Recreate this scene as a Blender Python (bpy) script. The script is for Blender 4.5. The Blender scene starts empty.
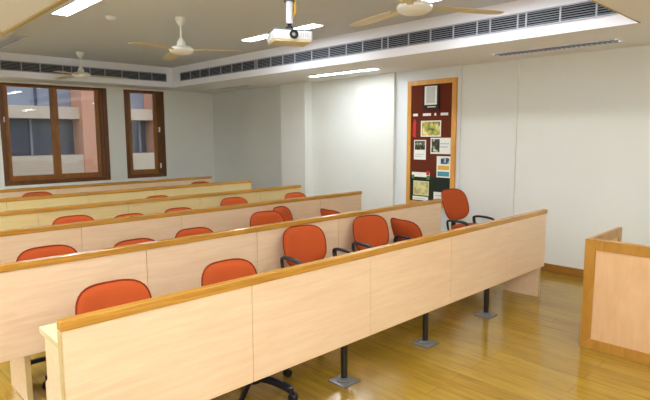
import bpy, bmesh, math, random
from mathutils import Vector, Matrix
random.seed(4)
sc = bpy.context.scene
COL = sc.collection
R = math.radians

# ------------------------------------------------------------------ materials
def new_mat(name):
    m = bpy.data.materials.new(name); m.use_nodes = True
    nt = m.node_tree; b = nt.nodes['Principled BSDF']
    return m, nt, b
def lin(c):
    return tuple(((x/12.92) if x <= .04045 else ((x+.055)/1.055)**2.4) for x in c) + (1,)
def rgb(r, g, b): return lin((r/255, g/255, b/255))
def plain(name, c, rough=.6, metal=0, spec=.5, noise=.0, nscale=8):
    m, nt, b = new_mat(name)
    b.inputs['Base Color'].default_value = c
    b.inputs['Roughness'].default_value = rough
    b.inputs['Metallic'].default_value = metal
    b.inputs['Specular IOR Level'].default_value = spec
    if noise:
        tc = nt.nodes.new('ShaderNodeTexCoord'); n = nt.nodes.new('ShaderNodeTexNoise')
        n.inputs['Scale'].default_value = nscale; n.inputs['Detail'].default_value = 4
        mx = nt.nodes.new('ShaderNodeMix'); mx.data_type = 'RGBA'
        mx.inputs['A'].default_value = tuple(x*(1-noise) for x in c[:3])+(1,)
        mx.inputs['B'].default_value = tuple(min(1, x*(1+noise)) for x in c[:3])+(1,)
        nt.links.new(tc.outputs['Object'], n.inputs['Vector'])
        nt.links.new(n.outputs['Fac'], mx.inputs['Factor'])
        nt.links.new(mx.outputs['Result'], b.inputs['Base Color'])
    return m
def wood(name, c1, c2, scale=(1.2, 14, 14), rough=.35, spec=.5):
    m, nt, b = new_mat(name)
    tc = nt.nodes.new('ShaderNodeTexCoord'); mp = nt.nodes.new('ShaderNodeMapping')
    mp.inputs['Scale'].default_value = scale
    n = nt.nodes.new('ShaderNodeTexNoise'); n.inputs['Scale'].default_value = 2.5
    n.inputs['Detail'].default_value = 6; n.inputs['Distortion'].default_value = .7
    n2 = nt.nodes.new('ShaderNodeTexNoise'); n2.inputs['Scale'].default_value = 9
    n2.inputs['Detail'].default_value = 3
    ad = nt.nodes.new('ShaderNodeMath'); ad.operation = 'MULTIPLY_ADD'
    ad.inputs[1].default_value = .4
    cr = nt.nodes.new('ShaderNodeValToRGB')
    cr.color_ramp.elements[0].position = .42; cr.color_ramp.elements[0].color = c1
    cr.color_ramp.elements[1].position = .95; cr.color_ramp.elements[1].color = c2
    L = nt.links.new
    L(tc.outputs['Object'], mp.inputs['Vector']); L(mp.outputs['Vector'], n.inputs['Vector'])
    L(mp.outputs['Vector'], n2.inputs['Vector'])
    L(n2.outputs['Fac'], ad.inputs[0]); L(n.outputs['Fac'], ad.inputs[2])
    L(ad.outputs[0], cr.inputs['Fac']); L(cr.outputs['Color'], b.inputs['Base Color'])
    b.inputs['Roughness'].default_value = rough; b.inputs['Specular IOR Level'].default_value = spec
    return m
def emit(name, c, s):
    m, nt, b = new_mat(name)
    b.inputs['Base Color'].default_value = (.8, .8, .8, 1)
    b.inputs['Emission Color'].default_value = c
    b.inputs['Emission Strength'].default_value = s
    return m

M = {}
M['wall'] = plain('wall paint', rgb(226, 228, 224), .55, noise=.02, nscale=3)
M['wall_grey'] = plain('greyer wall tone', rgb(210, 211, 205), .5, noise=.02, nscale=3)
M['wall_blue'] = plain('cool white paint', rgb(222, 228, 232), .5, noise=.02, nscale=3)
M['ceiling'] = plain('ceiling paint', rgb(202, 206, 210), .8, noise=.02, nscale=2)
M['coffer'] = plain('coffer fascia paint', rgb(236, 236, 244), .5)
M['soffit'] = plain('soffit paint', rgb(234, 236, 238), .7, noise=.015, nscale=2)
M['beech'] = wood('beech laminate', rgb(224, 192, 156), rgb(235, 209, 176), (1.0, 12, 12), .3, .45)
M['beech_yellow'] = wood('yellower beech', rgb(216, 192, 134), rgb(226, 206, 152), (1.0, 12, 12), .3, .45)  # yellower beech tone on the fourth and fifth rows
M['beech_edge'] = wood('beech edge band', rgb(190, 166, 112), rgb(204, 180, 128), (1, 8, 8), .4)
M['desk_top'] = wood('desk top laminate', rgb(200, 186, 144), rgb(212, 198, 158), (1, 10, 10), .4)
M['oak'] = wood('varnished honey oak', rgb(168, 116, 40), rgb(200, 148, 66), (1.2, 22, 22), .1, .6)
M['lectern_oak'] = wood('lectern oak', rgb(160, 110, 38), rgb(188, 138, 60), (5, 5, 1.2), .3)
M['lectern_panel'] = wood('lectern panel', rgb(206, 162, 118), rgb(218, 180, 138), (4, 4, 1), .4)
M['board_oak'] = wood('board frame oak', rgb(206, 142, 56), rgb(228, 170, 84), (6, 6, 1.2), .35)
M['skirting'] = wood('skirting wood', rgb(138, 92, 36), rgb(164, 114, 50), (6, 1, 8), .3)
M['teak'] = wood('dark teak', rgb(120, 72, 22), rgb(160, 102, 38), (8, 8, 1), .35)
M['teak_dark'] = wood('dark teak reveal', rgb(84, 48, 18), rgb(116, 70, 26), (8, 8, 1), .45)
M['edging'] = plain('ceiling bead', rgb(176, 154, 92), .5)  # yellow strip along two edges of the ceiling recess
M['orange'] = plain('orange fabric', rgb(182, 80, 36), .9, spec=.2, noise=.1, nscale=160)
M['piping'] = plain('dark red piping', rgb(132, 44, 22), .9, spec=.2)
M['black'] = plain('black plastic', rgb(26, 26, 32), .4, spec=.5)
M['black_metal'] = plain('black steel', rgb(20, 20, 24), .3, spec=.6)
M['steel'] = plain('grey steel', rgb(150, 150, 150), .4, .7)
M['fan_white'] = plain('fan white enamel', rgb(232, 232, 226), .3)
M['fan_cream'] = plain('fan cream enamel', rgb(204, 186, 132), .35)
M['louvre'] = plain('grey aluminium louvre', rgb(142, 146, 156), .5, 0)
M['grille_frame'] = plain('pale grille frame', rgb(176, 178, 192), .5)
M['dark'] = plain('dark duct', rgb(40, 42, 48), .9, spec=.1)
M['white_plastic'] = plain('white plastic', rgb(226, 228, 236), .4)
M['beige_plastic'] = plain('beige plastic', rgb(206, 194, 150), .5)
M['grey_plastic'] = plain('grey plastic', rgb(90, 96, 108), .5)
M['yellow'] = plain('yellow cable', rgb(222, 176, 60), .5)
M['lens'] = plain('lens glass', rgb(10, 10, 14), .08, spec=.9)
M['felt_red'] = plain('brown red felt', rgb(102, 48, 32), .95, spec=.1, noise=.12, nscale=60)
M['felt_green'] = plain('dark green felt', rgb(46, 54, 48), .95, spec=.1, noise=.12, nscale=60)
M['paper'] = plain('white paper', rgb(236, 236, 230), .7)
M['paper_black'] = plain('black ink', rgb(30, 22, 22), .7)
M['paper_green'] = plain('green ink', rgb(120, 150, 70), .7, noise=.3, nscale=40)
M['paper_yellow'] = plain('yellow ink', rgb(226, 178, 70), .7, noise=.15, nscale=40)
M['paper_cream'] = plain('cream paper', rgb(222, 208, 160), .7)
M['paper_blue'] = plain('teal ink', rgb(70, 150, 170), .7)
M['paper_red'] = plain('red paper', rgb(196, 40, 40), .7)
M['leaf_green'] = plain('green card', rgb(60, 140, 60), .7)
M['paper_navy'] = plain('navy ink', rgb(40, 60, 96), .7)
M['paper_grey'] = plain('grey print', rgb(196, 200, 196), .6)
M['facade_grey'] = plain('outside grey render', rgb(140, 141, 146), .8, noise=.08, nscale=2)
M['facade_beige'] = plain('outside beige band', rgb(206, 180, 148), .8, noise=.06, nscale=2)
M['facade_pink'] = plain('outside terracotta pillar', rgb(216, 150, 112), .8, noise=.06, nscale=2)
M['facade_dark'] = plain('outside dark glazing', rgb(52, 56, 72), .3, noise=.2, nscale=1.5)
M['outside_ground'] = plain('outside paving', rgb(150, 146, 136), .9)
def blotch(name, cols, scale):
    m, nt, b = new_mat(name)
    tc = nt.nodes.new('ShaderNodeTexCoord'); n = nt.nodes.new('ShaderNodeTexNoise')
    n.inputs['Scale'].default_value = scale; n.inputs['Detail'].default_value = 2
    cr = nt.nodes.new('ShaderNodeValToRGB'); cr.color_ramp.interpolation = 'LINEAR'
    e = cr.color_ramp.elements
    e[0].position, e[0].color = .3, cols[0]; e[1].position, e[1].color = .7, cols[-1]
    for i, c in enumerate(cols[1:-1]):
        x = e.new(.3+.4*(i+1)/(len(cols)-1)); x.color = c
    nt.links.new(tc.outputs['Object'], n.inputs['Vector']); nt.links.new(n.outputs['Fac'], cr.inputs['Fac'])
    nt.links.new(cr.outputs['Color'], b.inputs['Base Color']); b.inputs['Roughness'].default_value = .6
    return m
M['print_foliage'] = blotch('foliage print', [rgb(70, 96, 50), rgb(150, 160, 70), rgb(222, 196, 96), rgb(226, 222, 190)], 14)
M['print_ink'] = blotch('ink print', [rgb(24, 20, 20), rgb(40, 32, 30), rgb(90, 100, 60), rgb(228, 226, 214)], 16)
M['print_navy'] = blotch('navy print', [rgb(34, 44, 70), rgb(50, 80, 110), rgb(226, 228, 226)], 22)
M['print_pastel'] = blotch('pastel print', [rgb(228, 214, 160), rgb(216, 206, 150), rgb(150, 180, 96), rgb(220, 140, 120)], 12)
LIT = 22.0
M['tube'] = emit('lit diffuser', (.9, .96, 1, 1), LIT)
M['tube_fill'] = emit('boosted fill diffuser', (.9, .96, 1, 1), 32)  # stronger glow for the added left soffit strips that brighten the rear
M['tube_dim'] = emit('lit lamp cell', (.95, .98, 1, 1), 1.3)
M['tube_off'] = plain('unlit diffuser', rgb(176, 182, 196), .3)
M['reflector'] = plain('lamp louvre aluminium', rgb(200, 200, 205), .25, .8)

# floor: laminate strips
m, nt, b = new_mat('laminate floor')
L = nt.links.new
tc = nt.nodes.new('ShaderNodeTexCoord'); mp = nt.nodes.new('ShaderNodeMapping')
mp.inputs['Rotation'].default_value = (0, 0, R(90))
bk = nt.nodes.new('ShaderNodeTexBrick')
bk.inputs['Scale'].default_value = 1; bk.inputs['Brick Width'].default_value = 1.2
bk.inputs['Row Height'].default_value = .13; bk.inputs['Mortar Size'].default_value = .002
bk.inputs['Color1'].default_value = rgb(158, 123, 36); bk.inputs['Color2'].default_value = rgb(170, 135, 45)
bk.inputs['Mortar'].default_value = rgb(134, 102, 34)
mp2 = nt.nodes.new('ShaderNodeMapping'); mp2.inputs['Scale'].default_value = (16, 1.6, 1)
n = nt.nodes.new('ShaderNodeTexNoise'); n.inputs['Scale'].default_value = 2; n.inputs['Detail'].default_value = 5
n.inputs['Distortion'].default_value = .5
cr = nt.nodes.new('ShaderNodeValToRGB')
cr.color_ramp.elements[0].position = .3; cr.color_ramp.elements[0].color = (.72, .70, .66, 1)
cr.color_ramp.elements[1].position = .7; cr.color_ramp.elements[1].color = (1, 1, 1, 1)
mx = nt.nodes.new('ShaderNodeMix'); mx.data_type = 'RGBA'; mx.blend_type = 'MULTIPLY'
mx.inputs['Factor'].default_value = 1
L(tc.outputs['Object'], mp.inputs['Vector']); L(mp.outputs['Vector'], bk.inputs['Vector'])
L(tc.outputs['Object'], mp2.inputs['Vector']); L(mp2.outputs['Vector'], n.inputs['Vector'])
L(n.outputs['Fac'], cr.inputs['Fac'])
L(bk.outputs['Color'], mx.inputs['A']); L(cr.outputs['Color'], mx.inputs['B'])
L(mx.outputs['Result'], b.inputs['Base Color'])
b.inputs['Roughness'].default_value = .16; b.inputs['Specular IOR Level'].default_value = .65
M['floor'] = m

# window glass: clear pane with a fresnel reflection
m = bpy.data.materials.new('window glass'); m.use_nodes = True; nt = m.node_tree; nt.nodes.clear()
out = nt.nodes.new('ShaderNodeOutputMaterial'); tr = nt.nodes.new('ShaderNodeBsdfTransparent')
tr.inputs['Color'].default_value = (.9, .92, .93, 1)
gl = nt.nodes.new('ShaderNodeBsdfGlossy'); gl.inputs['Roughness'].default_value = .02
fr = nt.nodes.new('ShaderNodeFresnel'); fr.inputs['IOR'].default_value = 1.6
ms = nt.nodes.new('ShaderNodeMixShader')
nt.links.new(fr.outputs[0], ms.inputs[0]); nt.links.new(tr.outputs[0], ms.inputs[1])
nt.links.new(gl.outputs[0], ms.inputs[2]); nt.links.new(ms.outputs[0], out.inputs['Surface'])
M['glass'] = m

# ------------------------------------------------------------------ mesh helpers
def box(bm, x0, x1, y0, y1, z0, z1, bev=0, seg=2):
    r = bmesh.ops.create_cube(bm, size=1)
    vs = r['verts']
    bmesh.ops.scale(bm, vec=(x1-x0, y1-y0, z1-z0), verts=vs)
    bmesh.ops.translate(bm, vec=((x0+x1)/2, (y0+y1)/2, (z0+z1)/2), verts=vs)
    if bev:
        es = list({e for v in vs for e in v.link_edges})
        r2 = bmesh.ops.bevel(bm, geom=es, offset=bev, segments=seg, affect='EDGES', profile=.6)
    return bm
def prism(bm, pts, axis, a, b):
    """extrude polygon pts (2D) along axis from a to b"""
    def mk(p, t):
        return {'x': (t, p[0], p[1]), 'y': (p[0], t, p[1]), 'z': (p[0], p[1], t)}[axis]
    v0 = [bm.verts.new(mk(p, a)) for p in pts]; v1 = [bm.verts.new(mk(p, b)) for p in pts]
    bm.faces.new(v0); bm.faces.new(v1[::-1])
    for i in range(len(pts)):
        j = (i+1) % len(pts); bm.faces.new((v0[j], v0[i], v1[i], v1[j]))
    bmesh.ops.recalc_face_normals(bm, faces=bm.faces)
    return bm
def lathe(bm, prof, n=24, c=(0, 0, 0)):
    rings = []
    for r, z in prof:
        if r < 1e-5: rings.append([bm.verts.new((c[0], c[1], c[2]+z))])
        else: rings.append([bm.verts.new((c[0]+r*math.cos(2*math.pi*i/n), c[1]+r*math.sin(2*math.pi*i/n), c[2]+z)) for i in range(n)])
    for a, b in zip(rings, rings[1:]):
        for i in range(n):
            j = (i+1) % n
            if len(a) == 1 and len(b) == 1: continue
            if len(a) == 1: bm.faces.new((a[0], b[i], b[j]))
            elif len(b) == 1: bm.faces.new((a[j], a[i], b[0]))
            else: bm.faces.new((a[i], b[i], b[j], a[j]))
    bmesh.ops.recalc_face_normals(bm, faces=bm.faces)
    return bm
def tube(bm, pts, rx, ry=None, n=10, cap=True):
    ry = ry or rx
    pts = [Vector(p) for p in pts]
    rings = []
    up0 = Vector((0, 0, 1))
    prev = None
    for i, p in enumerate(pts):
        d = (pts[min(i+1, len(pts)-1)]-pts[max(i-1, 0)]).normalized()
        if prev is None:
            u = d.orthogonal().normalized()
        else:
            u = (prev - d*prev.dot(d)).normalized()
        prev = u; w = d.cross(u)
        k = 1.0
        rings.append([bm.verts.new(p+u*rx*k*math.cos(2*math.pi*j/n)+w*ry*k*math.sin(2*math.pi*j/n)) for j in range(n)])
    for a, b in zip(rings, rings[1:]):
        for i in range(n):
            j = (i+1) % n; bm.faces.new((a[i], a[j], b[j], b[i]))
    if cap:
        bm.faces.new(rings[0][::-1]); bm.faces.new(rings[-1])
    bmesh.ops.recalc_face_normals(bm, faces=bm.faces)
    return bm
def smooth_path(pts, n=6):
    P = [Vector(p) for p in pts]; out = []
    for i in range(len(P)-1):
        p0 = P[max(i-1, 0)]; p1 = P[i]; p2 = P[i+1]; p3 = P[min(i+2, len(P)-1)]
        for k in range(n):
            t = k/n
            out.append(.5*((2*p1)+(p2-p0)*t+(2*p0-5*p1+4*p2-p3)*t*t+(3*p1-p0-3*p2+p3)*t**3))
    out.append(P[-1]); return out
def mesh(name, bm, mat, smooth=False):
    me = bpy.data.meshes.new(name)
    bm.to_mesh(me); bm.free()
    mats = mat if isinstance(mat, (list, tuple)) else [mat]
    for m_ in mats: me.materials.append(M[m_] if isinstance(m_, str) else m_)
    if smooth:
        for p in me.polygons: p.use_smooth = True
        me.set_sharp_from_angle(angle=R(40))
    return me
def link(name, me, parent=None, loc=(0, 0, 0), rot=(0, 0, 0)):
    o = bpy.data.objects.new(name, me); COL.objects.link(o)
    o.location = loc; o.rotation_euler = rot
    if parent: o.parent = parent
    return o
def obj(name, bm, mat, parent=None, smooth=False, loc=(0, 0, 0), rot=(0, 0, 0)):
    return link(name, mesh(name, bm, mat, smooth), parent, loc, rot)
def thing(name, label, cat, loc=(0, 0, 0), rz=0, group=None):
    o = bpy.data.objects.new(name, None); COL.objects.link(o)
    o.empty_display_size = .1
    o.location = loc; o.rotation_euler = (0, 0, rz); o['label'] = label; o['category'] = cat
    if group: o['group'] = group
    return o
def tag(o, label, cat, group=None):
    o['label'] = label; o['category'] = cat
    if group: o['group'] = group
    return o
def struct(name, bm, mat, label=None, cat=None, parent=None, smooth=False):
    o = obj(name, bm, mat, parent, smooth)
    if parent is None:
        o['kind'] = 'structure'
        if label: o['label'] = label; o['category'] = cat
    return o
def B(): return bmesh.new()

# ------------------------------------------------------------------ measured layout (metres)
H = 1.6
XW, YB = 6.062, 9.655            # right wall, window wall
XL, YF = -1.3, -2.4              # left wall, front wall (behind the camera)
ZS, ZC = 2.48, 2.834             # soffit underside, coffer ceiling
CX0, CX1, CY0, CY1 = 1.25, 4.81, 1.38, 9.033   # coffer
ROWS = [2.152, 3.355, 4.574, 5.770, 6.996, 8.193]
XD0, XD1, HD = .628, 5.054, .879

# ------------------------------------------------------------------ shell
struct('floor', box(B(), XL-.2, XW+.2, YF-.2, YB+.3, -.1, 0), 'floor', 'glossy yellow brown laminate floor of the classroom', 'floor')
struct('ceiling', box(B(), CX0-.1, CX1+.1, CY0-.1, CY1+.1, ZC, ZC+.1), 'ceiling', 'grey beige recessed ceiling above the desk rows', 'ceiling')
# soffit ring (two materials: underside and upright faces)
def soffit(name, x0, x1, y0, y1, label):
    bm = box(B(), x0, x1, y0, y1, ZS, ZC+.1)
    bm.faces.ensure_lookup_table()
    for f in bm.faces: f.material_index = 0 if f.normal.z < -.5 else 1
    struct(name, bm, ['soffit', 'coffer'], label, 'soffit')
soffit('trim_1', CX1, XW+.05, CY0, CY1, 'cream dropped soffit along the right wall with pale fascia')
soffit('trim_2', XL-.05, XW+.05, CY1, YB+.05, 'cream dropped soffit above the windows with pale fascia')
soffit('trim_3', XL-.05, CX0, CY0, CY1, 'cream dropped soffit at the top left of the room')
soffit('trim_4', XL-.05, XW+.05, YF-.05, CY0, 'cream dropped soffit across the front of the room')
struct('trim_10', box(B(), CX0-.026, CX0+.004, CY0, CY1, ZS-.012, ZS+.03), 'edging', 'thin yellow bead along the left edge of the ceiling recess', 'trim')
struct('trim_11', box(B(), CX0, CX1, CY0-.006, CY0+.003, ZS-.004, ZS+.012), 'edging', 'thin yellow bead along the front edge of the ceiling recess', 'trim')
struct('wall_right', box(B(), XW, XW+.15, YF-.15, YB+.15, 0, ZC+.1), 'wall', 'long white right wall with the notice board', 'wall')
struct('wall_left', box(B(), XL-.15, XL, YF-.15, YB+.15, 0, ZC+.1), 'wall', 'white left wall out of view', 'wall')
struct('wall_front', box(B(), XL-.15, XW+.15, YF-.15, YF, 0, ZC+.1), 'wall', 'white front wall behind the viewer', 'wall')
# back wall with two openings
W1 = (2.13, 3.84, .80, 2.45); W2 = (4.15, 4.945, .805, 2.45)
bm = B()
y0, y1 = YB, YB+.22
box(bm, XL-.15, W1[0], y0, y1, 0, ZC+.1); box(bm, W1[1], W2[0], y0, y1, 0, ZC+.1)
box(bm, W2[1], XW+.15, y0, y1, 0, ZC+.1)
box(bm, W1[0], W1[1], y0, y1, 0, W1[2]); box(bm, W2[0], W2[1], y0, y1, 0, W2[2])
box(bm, W1[0], W1[1], y0, y1, W1[3], ZC+.1); box(bm, W2[0], W2[1], y0, y1, W2[3], ZC+.1)
struct('wall_back', bm, 'wall', 'pale wall at the back holding the two wood windows', 'wall')
# baseboards
struct('baseboard_right', box(B(), XW-.02, XW, YF, YB, 0, .1, .004), 'skirting', 'brown wooden skirting along the right wall', 'baseboard')
struct('baseboard_back', box(B(), XL, XW-.02, YB-.02, YB, 0, .1, .004), 'skirting', 'brown wooden skirting under the windows', 'baseboard')
# pilasters / cladding of the right wall
struct('trim_5', box(B(), XW-.16, XW, 6.62, 7.25, 0, ZS), 'wall', 'white column on the right wall farthest from the notice board', 'column')
struct('trim_12', box(B(), XW-.02, XW, 7.25, YB, .1, ZS), 'wall_grey', 'greyer sheet over the far end of the right wall', 'wall panel')  # thin sheet that turns this stretch of wall greyer
struct('trim_6', box(B(), XW-.08, XW, 4.80, 5.50, 0, ZS), 'wall', 'white column on the right wall just left of the notice board', 'column')
struct('trim_7', box(B(), XW-.03, XW, 3.75, 4.80, 0, ZS), 'wall_blue', 'cool white panel surrounding the notice board', 'wall panel')
struct('trim_8', box(B(), XW-.02, XW, 2.985, 3.04, .1, ZS), 'wall', 'thin vertical cover strip on the right wall right of the notice board', 'trim')
XB = XW-.03

# ------------------------------------------------------------------ windows
def window(name, W, label, mull, reveal_r, handles):
    x0, x1, z0, z1 = W
    bm = B(); fw = .075; ya, yb = YB+.005, YB+.12
    box(bm, x0, x0+fw, ya, yb, z0, z1, .006); box(bm, x1-fw, x1, ya, yb, z0, z1, .006)
    box(bm, x0+fw, x1-fw, ya, yb, z0, z0+.07, .006); box(bm, x0+fw, x1-fw, ya, yb, z1-.03, z1, .006)
    w = struct(name, bm, 'teak_dark', label, 'window')
    cells = []
    edges = [x0+fw] + mull + [x1-reveal_r]
    for a, b in zip(edges, edges[1:]):
        bm = B(); s = .062; yc, yd = YB+.03, YB+.075
        box(bm, a, a+s, yc, yd, z0+.07, z1-.03, .006); box(bm, b-s, b, yc, yd, z0+.07, z1-.03, .006)
        box(bm, a+s, b-s, yc, yd, z0+.07, z0+.07+.085, .006); box(bm, a+s, b-s, yc, yd, z1-.055, z1-.03, .004)
        sash = obj('sash', bm, 'teak', w)
        obj('pane', box(B(), a+s-.01, b-s+.01, YB+.05, YB+.056, z0+.145, z1-.05), 'glass', sash)
    obj('jamb_board', box(B(), x1-reveal_r+.002, x1-fw-.001, YB+.02, YB+.1, z0+.07, z1-.03, .003), 'teak_dark', w)
    for hx, hz in handles:
        bm = B(); box(bm, hx-.012, hx+.012, YB+.012, YB+.03, hz-.05, hz+.05, .004)
        box(bm, hx-.008, hx+.008, YB-.012, YB+.014, hz-.035, hz+.05, .004)
        obj('handle', bm, 'white_plastic', w)
    return w
window('window_1', W1, 'wide two-sash brown wood window at the left of the back wall', [2.955], .14, [(2.19, 1.86)])
window('window_2', W2, 'narrow single brown wood window near the back right corner', [], .15, [(4.83, 1.72), (4.83, 1.02)])
# ledge under the windows
struct('trim_9', box(B(), XL, 5.2, YB-.05, YB, .70, .755, .006), 'wall_blue', 'pale ledge below the windows', 'window ledge')

# outside: facade opposite and paving
struct_o = []
root = thing('opposite_building', 'grey and beige building facade with terracotta pillars seen through the windows', 'building', (6, 15.4, 0))
obj('wall', box(B(), -9, 12, 0.3, .8, 0, 3.0), 'facade_grey', root)
obj('balcony_band', box(B(), -9, 12, -.35, .3, 2.06, 2.38), 'facade_beige', root)
obj('parapet', box(B(), -9, 12, -.5, -.3, 0, 1.1), 'facade_beige', root)
obj('glazing', box(B(), -9, 12, .2, .3, 1.1, 2.06), 'facade_dark', root)
for px in (-.78, 1.34, 5.0, -3.6):
    obj('pillar', box(B(), px, px+.38, -.55, .25, 0, 3.0), 'facade_pink', root)
for px in (-2.62, -1.7, .2, 2.4):
    obj('mullion', box(B(), px, px+.06, .24, .3, 2.38, 3.0), 'facade_dark', root)
for px in (-2.9, -1.9, .6, 1.1):
    obj('window_bar', box(B(), px, px+.05, .12, .2, 1.1, 2.06), 'facade_grey', root)
g = struct('ground', box(B(), -8, 22, YB+.22, 30, -.12, -.02), 'outside_ground', 'grey paving outside the windows', 'ground')

# ------------------------------------------------------------------ bench desks
SE = [XD0, 1.545, 2.47, 3.395, 4.32, XD1]
ZB = .315
def bench(y, label, first, idx):
    t = thing('bench_desk', label, 'bench desk', (XD0, y, 0), 0, 'rows of bench desks')
    return t
desk_meshes = {}
panels = []
for a, b in zip(SE, SE[1:]):
    panels.append(mesh('front_panel', box(B(), a-XD0+.0012, b-XD0-.0012, 0, .03, ZB, HD-.04, .0015, 1), 'beech'))
panels_y = []
for p_ in panels:
    q_ = p_.copy(); q_.materials.clear(); q_.materials.append(M['beech_yellow']); panels_y.append(q_)
cap = mesh('cap_rail', box(B(), -.004, XD1-XD0+.004, -.008, .042, HD-.042, HD, .006), 'oak')
endcap = mesh('end_strip', box(B(), -.006, 0, .0, .032, ZB, HD-.042), 'beech_edge')
top = mesh('desk_top', box(B(), .035, XD1-XD0-.01, .033, .445, .70, .73, .003), 'desk_top')
def slab_mesh(yb):
    return mesh('end_support', prism(B(), [(.031, 0), (.40, 0), (.40, ZB-.01+.17), (.365, ZB-.01+.2), (.365, .70), (.031, .70)], 'x', 0, .03), 'beech')
slab = slab_mesh(.4)
slab_front = mesh('edge_strip', box(B(), 0, .03, .029, .034, 0, ZB), 'beech_edge')
post_bm = B(); lathe(post_bm, [(0, .01), (.022, .01), (.022, .70), (0, .70)], 20); post = mesh('support_post', post_bm, 'black_metal', True)
pb = B(); box(pb, -.075, .075, -.075, .075, 0, .008, .002); lathe(pb, [(.048, .008), (.048, .014), (.03, .022), (.03, .03), (.022, .03)], 24)
plate = mesh('base_plate', pb, 'steel', True)
stretch = mesh('under_rail', box(B(), .07, XD1-XD0-.07, .09, .13, .655, .70), 'black_metal')
ordn = ['front row beech bench desk nearest the viewer standing on black posts',
        'second beech bench desk row from the front, between the first two rows of orange chairs',
        'third beech bench desk row from the front, ending left of the notice board',
        'fourth beech bench desk row from the front, its pale yellow panels behind the third row',
        'fifth beech bench desk row from the front, second nearest the windows',
        'rearmost beech bench desk row standing below the windows']
for i, y in enumerate(ROWS):
    t = bench(y, ordn[i], i == 0, i)
    for p_ in (panels_y if i in (3, 4) else panels): link('front_panel', p_, t)
    link('cap_rail', cap, t); link('end_strip', endcap, t); link('desk_top', top, t); link('under_rail', stretch, t)
    xs = (.036, XD1-XD0-.036) if i == 0 else (.15, XD1-XD0-.036)
    for sx in xs:
        s = link('end_support', slab, t, (sx if sx < 1 else sx, 0, 0)); link('edge_strip', slab_front, s)
    for px in (2.356, 3.255, 4.175):
        po = link('support_post', post, t, (px-XD0, .125, 0)); link('base_plate', plate, po)

# ------------------------------------------------------------------ chairs (forward = -Y)
def back_bm(w=.415, h=.335, t=.05, off=0, zoff=0):
    """rounded, curved, padded backrest; bottom at z=0"""
    bm = B(); nu, nv = 20, 16
    def outline(u, v):   # u,v in -1..1 -> superellipse-like mapping
        a = math.atan2(v, u); r = max(abs(u), abs(v))
        n = 3.4
        k = (abs(math.cos(a))**n+abs(math.sin(a))**n)**(-1/n)
        return r*k*math.cos(a), r*k*math.sin(a), r
    gridf, gridb = {}, {}
    for i in range(nu+1):
        for j in range(nv+1):
            u, v = -1+2*i/nu, -1+2*j/nv
            x, z, r = outline(u, v)
            taper = 1-.07*max(0, z)**2 - .04*max(0, -z)
            X = x*w/2*taper; Z = (z+1)*h/2
            curve = -.05*(x*x) - .012*(z*z)*0
            th = t/2*(1-r**5)**.5 if r < 1 else 0
            gridf[i, j] = bm.verts.new((X, curve-th*1.0+off, Z))
            if r < .999: gridb[i, j] = bm.verts.new((X, curve+th*.9+off, Z))
            else: gridb[i, j] = gridf[i, j]
    for i in range(nu):
        for j in range(nv):
            for g, fl in ((gridf, 0), (gridb, 1)):
                vs = [g[i, j], g[i+1, j], g[i+1, j+1], g[i, j+1]]
                if fl: vs = vs[::-1]
                bm.faces.new(vs)
    bmesh.ops.recalc_face_normals(bm, faces=bm.faces)
    return bm
def rim_path(w, h, n=48):
    pts = []
    for k in range(n+1):
        a = 2*math.pi*k/n; q = (abs(math.cos(a))**3.4+abs(math.sin(a))**3.4)**(-1/3.4)
        x, z = q*math.cos(a), q*math.sin(a)
        taper = 1-.07*max(0, z)**2-.04*max(0, -z)
        pts.append((x*w/2*taper, -.05*x*x, (z+1)*h/2))
    return pts
CM = {}
CM['backrest'] = mesh('backrest', back_bm(), 'orange', True)
CM['piping'] = mesh('piping', tube(B(), rim_path(.417, .337), .006, n=6, cap=False), 'piping', True)
# back support bar (from under seat up to the shell)
CM['back_bar'] = mesh('back_bar', tube(B(), smooth_path([(0, .05, -.05), (0, .2, -.055), (0, .262, -.02), (0, .272, .1), (0, .278, .17)]), .028, .009, 10), 'black', True)
def seat_bm():
    bm = B(); n = 40; rings = []
    for z, k in ((0, .9), (.012, .98), (.03, 1), (.05, .985), (.064, .93), (.07, .8), (.072, .5), (.07, 0)):
        if k == 0:
            rings.append([bm.verts.new((0, 0, z))]); continue
        ring = []
        for i in range(n):
            a = 2*math.pi*i/n; q = (abs(math.cos(a))**3+abs(math.sin(a))**3)**(-1/3)
            x, y = q*math.cos(a)*.235*k, q*math.sin(a)*.225*k
            zz = z - (.02*max(0, -y/.225)**3 if z > .02 else 0)
            ring.append(bm.verts.new((x, y-.02, zz)))
        rings.append(ring)
    bm.faces.new(rings[0][::-1])
    for a, b_ in zip(rings, rings[1:]):
        for i in range(n):
            j = (i+1) % n
            if len(b_) == 1: bm.faces.new((a[i], a[j], b_[0]))
            else: bm.faces.new((a[i], a[j], b_[j], b_[i]))
    bmesh.ops.recalc_face_normals(bm, faces=bm.faces)
    return bm
CM['seat'] = mesh('seat', seat_bm(), 'orange', True)
bm = B(); box(bm, -.2, .2, -.2, .17, -.022, 0.004, .01); box(bm, -.1, .1, -.09, .12, -.06, -.02, .01)
CM['seat_pan'] = mesh('seat_pan', bm, 'black', True)
def arm_bm(s):
    x = s*.262
    return tube(B(), smooth_path([(s*.17, .1, -.012), (s*.245, .1, -.008), (x, .11, .03), (x, .16, .20), (x, .135, .238), (x, .03, .246), (x, -.09, .238), (x, -.125, .20), (x, -.11, .03), (s*.245, -.1, -.008), (s*.17, -.1, -.012)], 5), .019, .013, 10)
CM['arm1'] = mesh('armrest', arm_bm(1), 'black', True)
CM['arm-1'] = mesh('armrest', arm_bm(-1), 'black', True)
def pole_bm(h): return lathe(B(), [(0, .075), (.03, .075), (.03, .075+(h-.075)*.55), (.02, .075+(h-.075)*.56), (.02, h), (0, h)], 20)
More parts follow.
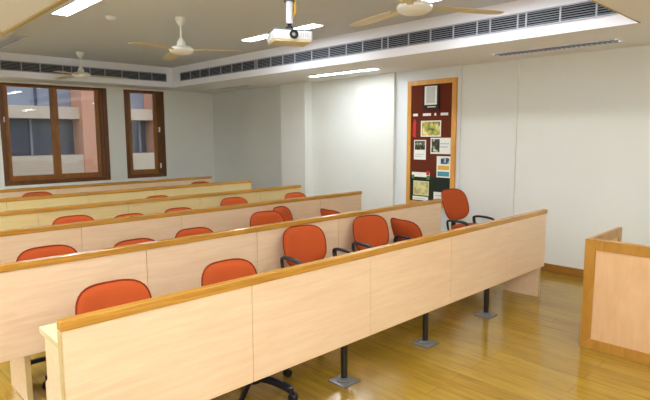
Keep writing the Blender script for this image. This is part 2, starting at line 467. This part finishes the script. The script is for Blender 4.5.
bm = lathe(B(), [(0, .065), (.045, .065), (.05, .08), (.05, .115), (.04, .125), (0, .125)], 24)
CM['hub'] = mesh('base_hub', bm, 'black', True)
bm = tube(B(), smooth_path([(.03, 0, .098), (.13, 0, .098), (.22, 0, .085), (.27, 0, .068)], 4), .024, .016, 10)
lathe(bm, [(0, .052), (.018, .054), (.018, .086), (0, .09)], 12, (.27, 0, 0))
CM['leg'] = mesh('leg', bm, 'black', True)
bm = B()
for s in (-1, 1):
    b2 = lathe(B(), [(0, -.009), (.02, -.009), (.026, -.004), (.026, .004), (.02, .009), (0, .009)], 18)
    bmesh.ops.rotate(b2, matrix=Matrix.Rotation(R(90), 3, 'X'), verts=b2.verts)
    bmesh.ops.translate(b2, vec=(.285, s*.016, .0265), verts=b2.verts)
    me_ = bpy.data.meshes.new('t'); b2.to_mesh(me_); b2.free(); bm.from_mesh(me_); bpy.data.meshes.remove(me_)
box(bm, .262, .3, -.007, .007, .02, .056, .003)
CM['castor'] = mesh('castor', bm, 'black', True)

def chair(x, y, face, ztop, label, base_rot=0, recline=14, arms=(1, -1), tall=1, group=None, arm_dz=0):
    """face = direction (degrees, world) the sitter looks; ztop = height of the backrest top"""
    rz = R(face+90)
    t = thing('office_chair', label, 'chair', (x, y, 0), rz, group or 'orange office chairs')
    zs = ztop - .335*tall*math.cos(R(recline)) - .115       # underside of seat pad
    s = link('seat', CM['seat'], t, (0, 0, zs)); link('seat_pan', CM['seat_pan'], t, (0, 0, zs))
    bk_ = link('backrest', CM['backrest'], t, (0, .225, zs+.115), (-R(recline), 0, 0))
    bk_.scale = (tall, 1, tall)
    link('piping', CM['piping'], bk_)
    link('back_bar', CM['back_bar'], t, (0, 0, zs))
    for a in arms: link('armrest', CM['arm%d' % a], t, (0, 0, zs+arm_dz))
    obj('gas_column', pole_bm(zs-.03), 'black', t, True)
    link('base_hub', CM['hub'], t)
    for k in range(5):
        l = link('leg', CM['leg'], t, (0, 0, 0), (0, 0, R(base_rot+72*k)-rz)); link('castor', CM['castor'], l)
    return t
G1, G2, G3, G4 = ('orange chairs behind the front desk row', 'orange chairs behind the second desk row',
                  'orange chairs behind the third desk row', 'orange chairs near the windows')
chair(1.125, 2.66, -92, .77, 'orange office chair behind the front desk, leftmost, close to the open desk end', 30, group=G1)
chair(1.85, 2.58, -90, .785, 'low orange office chair behind the front desk with a black base leg showing beneath it', -70, group=G1)
chair(2.83, 3.0, -98, .84, 'upright orange office chair with black arm loops, third from the left behind the front desk', 10, group=G1)
chair(3.66, 3.0, -99, .835, 'tall upright orange office chair just left of the swivelled one behind the front desk', 40, group=G1)
chair(4.31, 3.05, -10, .79, 'low orange office chair swivelled to the right, second from right behind the front desk', 0, recline=20, group=G1, arm_dz=-.05)
chair(5.57, 3.26, -95, .925, 'tallest orange office chair standing in the aisle in front of the notice board', 18, recline=20, group=G1, tall=1.14, arm_dz=-.1)

chair(1.11, 3.74, -90, .815, 'leftmost orange office chair behind the second desk row', 230, group=G2)
chair(1.80, 3.85, -90, .752, 'orange office chair barely peeking over the second desk row, second from left', 20, group=G2)
chair(2.385, 3.93, -90, .762, 'small visible orange chair back over the second desk row, just left of an overlapping pair', 50, group=G2)
chair(3.12, 3.83, -90, .85, 'larger front chair of the overlapping orange pair behind the second desk row', 46, group=G2)
chair(3.70, 4.20, -65, .817, 'orange chair half hidden at the right of the overlapping pair behind the second desk row', 46, group=G2)
chair(4.34, 4.10, -6, .78, 'swivelled orange chair, a dark wedge at the right end of the second desk row', 0, recline=20, group=G2)

chair(1.75, 5.13, -90, .815, 'leftmost orange chair peeking over the third desk row', 20, group=G3)
chair(2.315, 5.13, -90, .772, 'orange chair showing only a thin sliver over the third desk row', 50, group=G3)
chair(2.885, 5.13, -90, .78, 'orange chair sliver over the third desk row, third from the left', 0, group=G3)
chair(3.63, 5.13, -88, .838, 'orange chair peeking over the middle of the third desk row', 33, group=G3)
chair(4.62, 5.13, -88, .82, 'rightmost orange chair peeking over the third desk row near its end', 10, group=G3)

chair(3.23, 6.33, -90, .795, 'orange chair sliver over the fourth desk row', 10, group=G4)
chair(2.10, 7.56, -90, .84, 'orange chair below the left window peeking over the fifth desk row', 30, group=G4)
chair(4.60, 7.56, -90, .822, 'orange chair peeking over the right end of the fifth desk row', 0, group=G4)

# ------------------------------------------------------------------ lectern enclosure at front right
t = thing('lectern_enclosure', 'low framed wooden enclosure of oak with pale panels at the front right', 'lectern', (4.056, 1.43, 0))
LH, th, fw = .83, .055, .075
LEN, WID, TS = 1.9, .73, .03
bm = B()   # front panel frame: in the plane x = 0..th, running toward -y
def mitre_frame(bm, y0, y1, z0, z1, f, x0, x1):
    for quad in ([(y1, z0), (y1, z1), (y1-f, z1-f), (y1-f, z0+f)], [(y1, z1), (y0, z1), (y0+f, z1-f), (y1-f, z1-f)],
                 [(y0, z1), (y0, z0), (y0+f, z0+f), (y0+f, z1-f)], [(y0, z0), (y1, z0), (y1-f, z0+f), (y0+f, z0+f)]):
        q = quad
        c = Vector((sum(p[0] for p in q)/4, sum(p[1] for p in q)/4))
        q = [tuple(c+(Vector(p)-c)*.9985) for p in q]
        prism(bm, q, 'x', x0, x1)
mitre_frame(bm, -LEN, 0, 0, LH, fw, 0, th)
obj('front_frame', bm, 'lectern_oak', t)
obj('front_panel', box(B(), .008, th-.008, -LEN+fw-.005, -fw+.005, fw-.005, LH-fw+.005), 'lectern_panel', t)
bm = B()
box(bm, th+.001, WID, -TS, 0, LH-fw, LH, .003); box(bm, WID-fw, WID, -TS, 0, 0, LH-fw, .003)
box(bm, th+.001, WID-fw, -TS, 0, 0, fw, .003); box(bm, th+.001, th+fw, -TS, 0, fw, LH-fw, .003)
obj('side_frame', bm, 'lectern_oak', t)
obj('side_panel', box(B(), th+fw-.004, WID-fw+.004, -TS+.006, -.006, fw-.004, LH-fw+.004), 'lectern_panel', t)

# ------------------------------------------------------------------ notice board on the right wall
by0, by1, bz0, bz1 = 3.795, 4.575, .62, 2.335
t = thing('notice_board', 'tall oak framed notice board of brown red and dark green felt on the right wall', 'notice board', (XB, (by0+by1)/2, bz0))
hy = (by1-by0)/2; hz = bz1-bz0; f = .062
bm = B(); mitre_frame(bm, -hy, hy, 0, hz, f, -.032, 0); obj('frame', bm, 'board_oak', t)
gz = 1.03-bz0
obj('red_felt', box(B(), -.02, -.002, -hy+f, hy-f, gz, hz-f), 'felt_red', t)['label'] = 'brown red felt panel'
obj('green_felt', box(B(), -.02, -.002, -hy+f, hy-f, f, gz-.001), 'felt_green', t)['label'] = 'dark green felt panel'
PX = XB-.0215
def sheet(name, label, cat, y0, y1, z0, z1, mat, parts=(), group='notices pinned to the board'):
    """y0 < y1; parts = (name, mat, u0,u1,v0,v1) in fractions, u from the far (left) edge"""
    t = thing(name, label, cat, (PX, (y0+y1)/2-.055, z0-.01), 0, group)
    w, h = y1-y0, z1-z0
    obj('sheet', box(B(), -.003, 0, -w/2, w/2, 0, h), mat, t)
    for i, (pn, pm, u0, u1, v0, v1) in enumerate(parts):
        obj(pn, box(B(), -.0042-.0004*i, -.0028, w/2-u1*w, w/2-u0*w, v0*h, v1*h), pm, t)
    return t
# white framed card at the top
t = thing('calendar_card', 'tall white card in a dark frame at the top of the notice board', 'card', (PX, 4.18, 1.935), 0, 'notices pinned to the board')
obj('backing', box(B(), -.02, 0, -.13, .13, 0, .33, .004), 'paper_black', t)
obj('sheet', box(B(), -.023, -.019, -.098, .098, .065, .312), 'paper', t)
obj('print', box(B(), -.0245, -.022, -.07, .07, .085, .30), 'paper_grey', t)
obj('caption_line', box(B(), -.022, -.019, -.08, .05, .03, .045), 'paper_grey', t)
# row of little white paper letters (illegible in the photo)
for i, (a, b_, lab) in enumerate([(4.535, 4.455, 'far left small white paper strip in the row under the dark framed card'),
                                  (4.37, 4.24, 'longest small white paper strip in the row under the dark framed card'),
                                  (4.185, 4.155, 'tiny square white paper slip in the row under the dark framed card'),
                                  (4.085, 3.97, 'right end white paper strip in the row under the dark framed card')]):
    tag(obj('paper_strip', box(B(), -.003, 0, -(a-b_)/2, (a-b_)/2, 0, .035), 'paper', None, False, (PX, (a+b_)/2-.055, 1.855)), lab, 'paper strip', 'row of little paper strips')
sheet('picture_print', 'landscape picture of green and yellow foliage with a white border on the board', 'picture', 4.075, 4.40, 1.585, 1.80, 'paper',
      [('picture', 'print_foliage', .05, .95, .07, .93)])
tag(obj('red_ribbon', prism(B(), [(-.02, 0), (.035, .02), (.03, .2), (.01, .26), (-.025, .22)], 'x', -.008, 0), 'paper_red', None, False, (PX, 4.445, 1.56)), 'hanging red paper ribbon at the left edge of the notice board', 'ribbon')
sheet('photo_notice', 'portrait white notice with a dark photograph, left of the landscape black and white card', 'notice', 4.31, 4.51, 1.27, 1.54, 'paper',
      [('photograph', 'print_ink', .08, .92, .5, .95), ('text_line', 'paper_grey', .12, .85, .25, .29), ('text_line', 'paper_grey', .12, .7, .14, .18)])
sheet('landscape_card', 'landscape white card with a black and green image at its left', 'card', 3.92, 4.235, 1.355, 1.57, 'paper',
      [('picture', 'print_ink', .05, .46, .1, .92), ('text_line', 'paper_grey', .48, .92, .6, .68), ('text_line', 'paper_grey', .48, .85, .4, .48)])
sheet('colour_poster', 'portrait poster with navy, yellow and teal bands at the right of the board', 'poster', 3.915, 4.13, 1.04, 1.325, 'paper',
      [('navy_picture', 'print_navy', .3, .92, .64, .93), ('yellow_band', 'paper_yellow', .08, .92, .36, .56), ('teal_band', 'paper_blue', .08, .92, .06, .28)])
sheet('ribbon_banner', 'white banner strip with green ends across the join of red and green felt', 'banner', 4.24, 4.54, 1.03, 1.095, 'paper',
      [('green_end', 'leaf_green', 0, .14, -.35, .4), ('green_end', 'leaf_green', .84, 1, -.5, .35), ('red_flower', 'paper_red', .82, .98, .45, 1.4)])
sheet('drawing_sheet', 'cream sheet with a green and pink drawing on the dark green felt', 'drawing', 4.25, 4.51, .775, .975, 'paper_cream',
      [('drawing', 'print_pastel', .06, .94, .08, .92)])
sheet('plain_sheet', 'blank white sheet at the lower right of the notice board beside the chair', 'sheet', 3.93, 4.17, .705, .84, 'paper', [('text_line', 'paper_grey', .1, .8, .6, .7)])
sheet('low_sheet', 'blank white sheet at the bottom left of the notice board just above a desk rail', 'sheet', 4.26, 4.52, .705, .76, 'paper', [('text_line', 'paper_grey', .1, .8, .3, .45)])

# ------------------------------------------------------------------ air grilles in the coffer fascia
ZG0, ZG1 = 2.583, 2.708
def grille(label, axis, marks):
    """axis 'y': plane x = CX1 facing -x ; axis 'x': plane y = CY1 facing -y"""
    a0, a1 = marks[0], marks[-1]
    loc = (CX1, a0, ZG0) if axis == 'y' else (a0, CY1, ZG0)
    t = thing('air_grille', label, 'air grille', loc, 0, 'air conditioning grilles')
    h = ZG1-ZG0
    def bx(bm, u0, u1, d0, d1, z0, z1):      # u along the run, d out of the wall (positive toward the room)
        if axis == 'y': box(bm, -d1, -d0, u0, u1, z0, z1)
        else: box(bm, u0, u1, -d1, -d0, z0, z1)
    W = a1-a0
    bm = B(); bx(bm, 0, W, .0005, .002, 0, h); obj('backing', bm, 'dark', t)
    bm = B(); bx(bm, -.012, W+.012, .0005, .013, -.012, 0); bx(bm, -.012, W+.012, .0005, .013, h, h+.012)
    bx(bm, -.012, 0, .0005, .013, 0, h); bx(bm, W, W+.012, .0005, .013, 0, h); obj('frame', bm, 'grille_frame', t)
    for a, b_ in zip(marks, marks[1:]):
        bm = B(); u0, u1 = a-a0+.007, b_-a0-.007
        for k in range(6):
            z = .006+k*(h-.012)/5.5
            if axis == 'y': prism(bm, [(-.0115, z), (-.0025, z+.009), (-.0025, z+.0105), (-.0115, z+.0015)], 'y', u0, u1)
            else:
                prism(bm, [(-.0115, z), (-.0025, z+.009), (-.0025, z+.0105), (-.0115, z+.0015)], 'x', u0, u1)
        obj('louvre_panel', bm, 'louvre', t)
    for a in marks[1:-1]:
        bm = B(); bx(bm, a-a0-.007, a-a0+.007, .002, .0125, 0, h); obj('divider', bm, 'grille_frame', t)
    return t
grille('long air grille of dark louvres in the fascia along the right side', 'y',
       [1.47, 1.71, 2.01, 2.32, 2.40, 2.68, 2.82, 3.09, 3.37, 3.66, 3.95, 4.04, 4.34, 4.61, 4.91, 5.24, 5.58, 5.84, 6.11, 6.44, 6.49, 6.82, 7.1, 7.41, 7.76, 8.05, 8.37, 8.72])
grille('air grille of dark louvres in the fascia above the windows', 'x',
       [1.36, 1.70, 2.05, 2.33, 2.59, 2.92, 3.05, 3.34, 3.58, 3.87, 4.17, 4.41, 4.68])

# ------------------------------------------------------------------ light fittings
def strip_light(x, y0, y1, z, label, mat, w=.15, cells=0):
    t = thing('strip_light', label, 'ceiling light', (x, (y0+y1)/2, z), 0, 'recessed strip lights')
    l = (y1-y0)/2
    bm = B()
    box(bm, -w/2-.012, -w/2, -l-.012, l+.012, -.010, -.0005); box(bm, w/2, w/2+.012, -l-.012, l+.012, -.010, -.0005)
    box(bm, -w/2, w/2, -l-.012, -l, -.010, -.0005); box(bm, -w/2, w/2, l, l+.012, -.010, -.0005)
    obj('frame', bm, 'white_plastic', t)
    obj('diffuser', box(B(), -w/2, w/2, -l, l, -.006 if not cells else -.002, -.0005), mat, t)
    if cells:
        bm = B()
        for k in range(1, cells):
            yy = -l+2*l*k/cells
            box(bm, -w/2, w/2, yy-.013, yy+.013, -.014, -.002)
        box(bm, -.006, .006, -l, l, -.012, -.002)
        obj('louvre', bm, 'grey_plastic', t)
    return t
strip_light(5.45, 4.68, 5.95, ZS, 'lit strip light in the right soffit left of the notice board', 'tube', .13)
strip_light(5.50, 1.74, 3.00, ZS, 'louvred strip light in the right soffit nearest the viewer', 'tube_dim', .15, 26)
strip_light(5.58, 7.70, 9.10, ZS, 'unlit strip light in the right soffit near the back corner', 'tube_off', .13)
strip_light(4.16, 4.43, 5.80, ZC, 'lit strip light on the recessed ceiling behind the projector', 'tube', .15)
strip_light(1.90, 4.55, 5.86, ZC, 'bright strip light at the top left of the recessed ceiling', 'tube', .15)
strip_light(1.92, 7.42, 8.70, ZC, 'unlit strip light at the far left of the recessed ceiling', 'tube_off', .14)
# unseen front fittings; those in the soffit added to brighten the front panels
strip_light(4.16, 1.75, 3.0, ZC, 'lit strip light on the recessed ceiling above the front desk, right', 'tube', .15)
strip_light(1.90, 1.75, 3.0, ZC, 'lit strip light on the recessed ceiling above the front desk, left', 'tube', .15)
strip_light(1.0, -1.0, .3, ZS, 'added unseen strip light in the front soffit, left', 'tube', .3)
strip_light(2.9, -1.0, .3, ZS, 'added unseen strip light in the front soffit, middle', 'tube', .3)
strip_light(5.2, -1.0, .3, ZS, 'added unseen strip light in the front soffit, right', 'tube', .15)

for yy0, yy1, wh in ((1.5, 3.0, 'nearest the viewer'), (4.5, 6.0, 'in the middle'), (7.2, 8.8, 'toward the windows')):  # unseen strips in the left soffit, added to brighten the rear
    strip_light(-.3, yy0, yy1, ZS, 'added unseen strip light in the left soffit ' + wh, 'tube' if yy0 < 2 else 'tube_fill', .3)
# ------------------------------------------------------------------ ceiling fans
rod = mesh('rod', lathe(B(), [(0, -.24), (.009, -.24), (.009, -.05), (0, -.05)], 12), 'fan_white', True)
canopy = mesh('canopy', lathe(B(), [(0, 0), (.05, 0), (.052, -.012), (.045, -.05), (.02, -.085), (.010, -.09), (0, -.09)], 24), 'fan_white', True)
lower = mesh('rod_cover', lathe(B(), [(0, -.21), (.012, -.21), (.022, -.225), (.042, -.255), (.046, -.285), (.046, -.29), (0, -.29)], 24), 'fan_white', True)
motor = mesh('motor', lathe(B(), [(0, -.29), (.05, -.292), (.10, -.302), (.125, -.322), (.128, -.340), (.115, -.358), (.085, -.374), (.04, -.382), (0, -.384)], 36), 'fan_white', True)
bm = B()
nb = 10
prev = None
for k in range(nb+1):
    s = k/nb; x = .17+s*.49
    wd = .055+.012*math.sin(s*math.pi)
    if k == nb: wd = .04
    zc = -.335-.02*s; tw = .002*(1-.4*s)
    ring = [bm.verts.new(p) for p in ((x, -wd, zc-tw), (x, 0, zc-.006+.004), (x, wd, zc+tw), (x, wd, zc+tw+.003), (x, 0, zc+.003), (x, -wd, zc-tw+.003))]
    if prev:
        for i in range(6): bm.faces.new((prev[i], prev[(i+1) % 6], ring[(i+1) % 6], ring[i]))
    else: bm.faces.new(ring[::-1])
    prev = ring
bm.faces.new(prev); bmesh.ops.recalc_face_normals(bm, faces=bm.faces)
blade = mesh('blade', bm, 'fan_cream', True)
brk = mesh('blade_bracket', box(B(), .10, .23, -.022, .022, -.341, -.332, .002), 'fan_cream')
def fan(x, y, ang, label):
    t = thing('ceiling_fan', label, 'ceiling fan', (x, y, ZC), 0, 'three-blade ceiling fans')
    for n_, m_ in (('canopy', canopy), ('rod', rod), ('rod_cover', lower), ('motor', motor)): link(n_, m_, t)
    for k in range(3):
        b_ = link('blade', blade, t, (0, 0, 0), (0, 0, R(ang+120*k))); link('blade_bracket', brk, b_)
fan(2.875, 5.18, 76, 'white ceiling fan with cream blades hanging left of the projector')
fan(2.92, 8.25, -18, 'white ceiling fan farthest away near the windows')
fan(3.16, 2.36, 84, 'white ceiling fan at the top edge, right of the projector')

# smoke detector
tag(obj('smoke_detector', lathe(B(), [(0, 0), (.05, 0), (.052, -.012), (.04, -.03), (.02, -.036), (0, -.036)], 24), 'white_plastic', None, True, (2.32, 5.62, ZC)), 'small round white detector on the ceiling left of the middle fan', 'smoke detector')

# ------------------------------------------------------------------ projector on its pole
PXc, PYc, PZ = 2.50, 2.96, 2.262
t = thing('projector_mount', 'white ceiling pole holding the projector, with a yellow cable', 'projector mount', (PXc, PYc, PZ))
obj('ceiling_plate', lathe(B(), [(0, ZC-PZ-.015), (.06, ZC-PZ-.015), (.06, ZC-PZ), (0, ZC-PZ)], 24), 'white_plastic', t, True)
obj('pole', lathe(B(), [(0, .125), (.024, .125), (.024, ZC-PZ-.015), (0, ZC-PZ-.015)], 20), 'white_plastic', t, True)
obj('swivel_joint', lathe(B(), [(0, .086), (.03, .086), (.03, .1), (.014, .11), (.014, .12), (.022, .126), (0, .126)], 20), 'black', t, True)
obj('arm_bracket', box(B(), -.09, .09, -.012, .012, .075, .085, .002), 'black', t)
obj('cable', tube(B(), smooth_path([(.03, .0, .34), (.034, -.02, .28), (.03, -.025, .22), (.036, -.015, .19), (.02, .02, .17)], 5), .009, n=8), 'yellow', t, True)['label'] = 'yellow cable beside the pole'
obj('cable_tie', lathe(B(), [(.027, .275), (.040, .275), (.040, .285), (.027, .285)], 20), 'grey_plastic', t, True)
t = thing('projector', 'white ceiling projector with a black round lens above the desks', 'projector', (PXc, PYc, PZ), R(-25))
w, d = .14, .105
bm = B(); box(bm, -w, w, -d, d, .0, .064, .012, 3)
obj('body', bm, 'white_plastic', t, True)
obj('top_cover', box(B(), -w+.004, w-.004, -d+.004, d-.004, .062, .074, .005, 2), 'grey_plastic', t, True)['label'] = 'dark grey top cover'
obj('underside', box(B(), -w+.006, w-.006, -d+.006, d-.006, -.014, .003, .006), 'beige_plastic', t)['label'] = 'beige underside'
lb = lathe(B(), [(0, 0), (.03, 0), (.032, .012), (.027, .014), (.026, .006), (0, .004)], 28)
bmesh.ops.rotate(lb, matrix=Matrix.Rotation(R(90), 3, 'X'), verts=lb.verts)
ln = obj('lens', lb, 'lens', t, True, (.0, -d, .034))
ln['label'] = 'black round lens'
gl_ = lathe(B(), [(0, 0), (.014, 0), (.012, .006), (0, .008)], 20); bmesh.ops.rotate(gl_, matrix=Matrix.Rotation(R(90), 3, 'X'), verts=gl_.verts)
obj('lens_glass', gl_, 'steel', ln, True, (0, -.004, 0))
bm = B()
for k in (-7, -6, -5, -4, 2, 3, 4, 5): box(bm, .02+k*.016, .028+k*.016, -d-.0015, -d+.002, .02, .05)
obj('front_vent', bm, 'paper_grey', t)
bm = B()
for k in range(6): box(bm, -w-.0015, -w+.002, -.02+k*.016, -.012+k*.016, .02, .048)
obj('side_vent', bm, 'paper_grey', t)

# ------------------------------------------------------------------ sky outside
w_ = bpy.data.worlds.new('World'); sc.world = w_; w_.use_nodes = True
nt = w_.node_tree; bg = nt.nodes['Background']
sky = nt.nodes.new('ShaderNodeTexSky'); sky.sky_type = 'NISHITA'
sky.sun_elevation = R(50); sky.sun_rotation = R(200); sky.sun_disc = False
nt.links.new(sky.outputs[0], bg.inputs[0]); bg.inputs[1].default_value = .24

# ------------------------------------------------------------------ the photographer's flash
fl = bpy.data.lights.new('camera_flash', 'POINT'); fl.energy = 55; fl.color = (.94, .97, 1); fl.shadow_soft_size = .12
fo = bpy.data.objects.new('camera_flash', fl); COL.objects.link(fo); fo.location = (-.05, -.1, 1.82)

# ------------------------------------------------------------------ camera
cam = bpy.data.cameras.new('camera'); co = bpy.data.objects.new('camera', cam); COL.objects.link(co)
f_px, pitch, yaw, roll = 525.896, R(7.025), R(43.858), R(-.21)
cam.sensor_fit = 'HORIZONTAL'; cam.sensor_width = 36; cam.lens = f_px/650*36; cam.clip_start = .05
fwd = Vector((math.sin(yaw)*math.cos(pitch), math.cos(yaw)*math.cos(pitch), -math.sin(pitch)))
rt = Vector((math.cos(yaw), -math.sin(yaw), 0)); up = rt.cross(fwd)
r2 = rt*math.cos(roll)+up*math.sin(roll); u2 = -rt*math.sin(roll)+up*math.cos(roll)
mw = Matrix((r2, u2, -fwd)).transposed().to_4x4(); mw.translation = Vector((0, 0, H))
co.matrix_world = mw
sc.camera = co

sc.view_settings.view_transform = 'Standard'; sc.view_settings.look = 'None'
sc.view_settings.gamma = 1; sc.view_settings.use_curve_mapping = False
sc.view_settings.exposure = 0.64
sc.cycles.use_denoising = True
sc.cycles.max_bounces = 8; sc.cycles.diffuse_bounces = 5
sc.cycles.caustics_reflective = False; sc.cycles.caustics_refractive = False
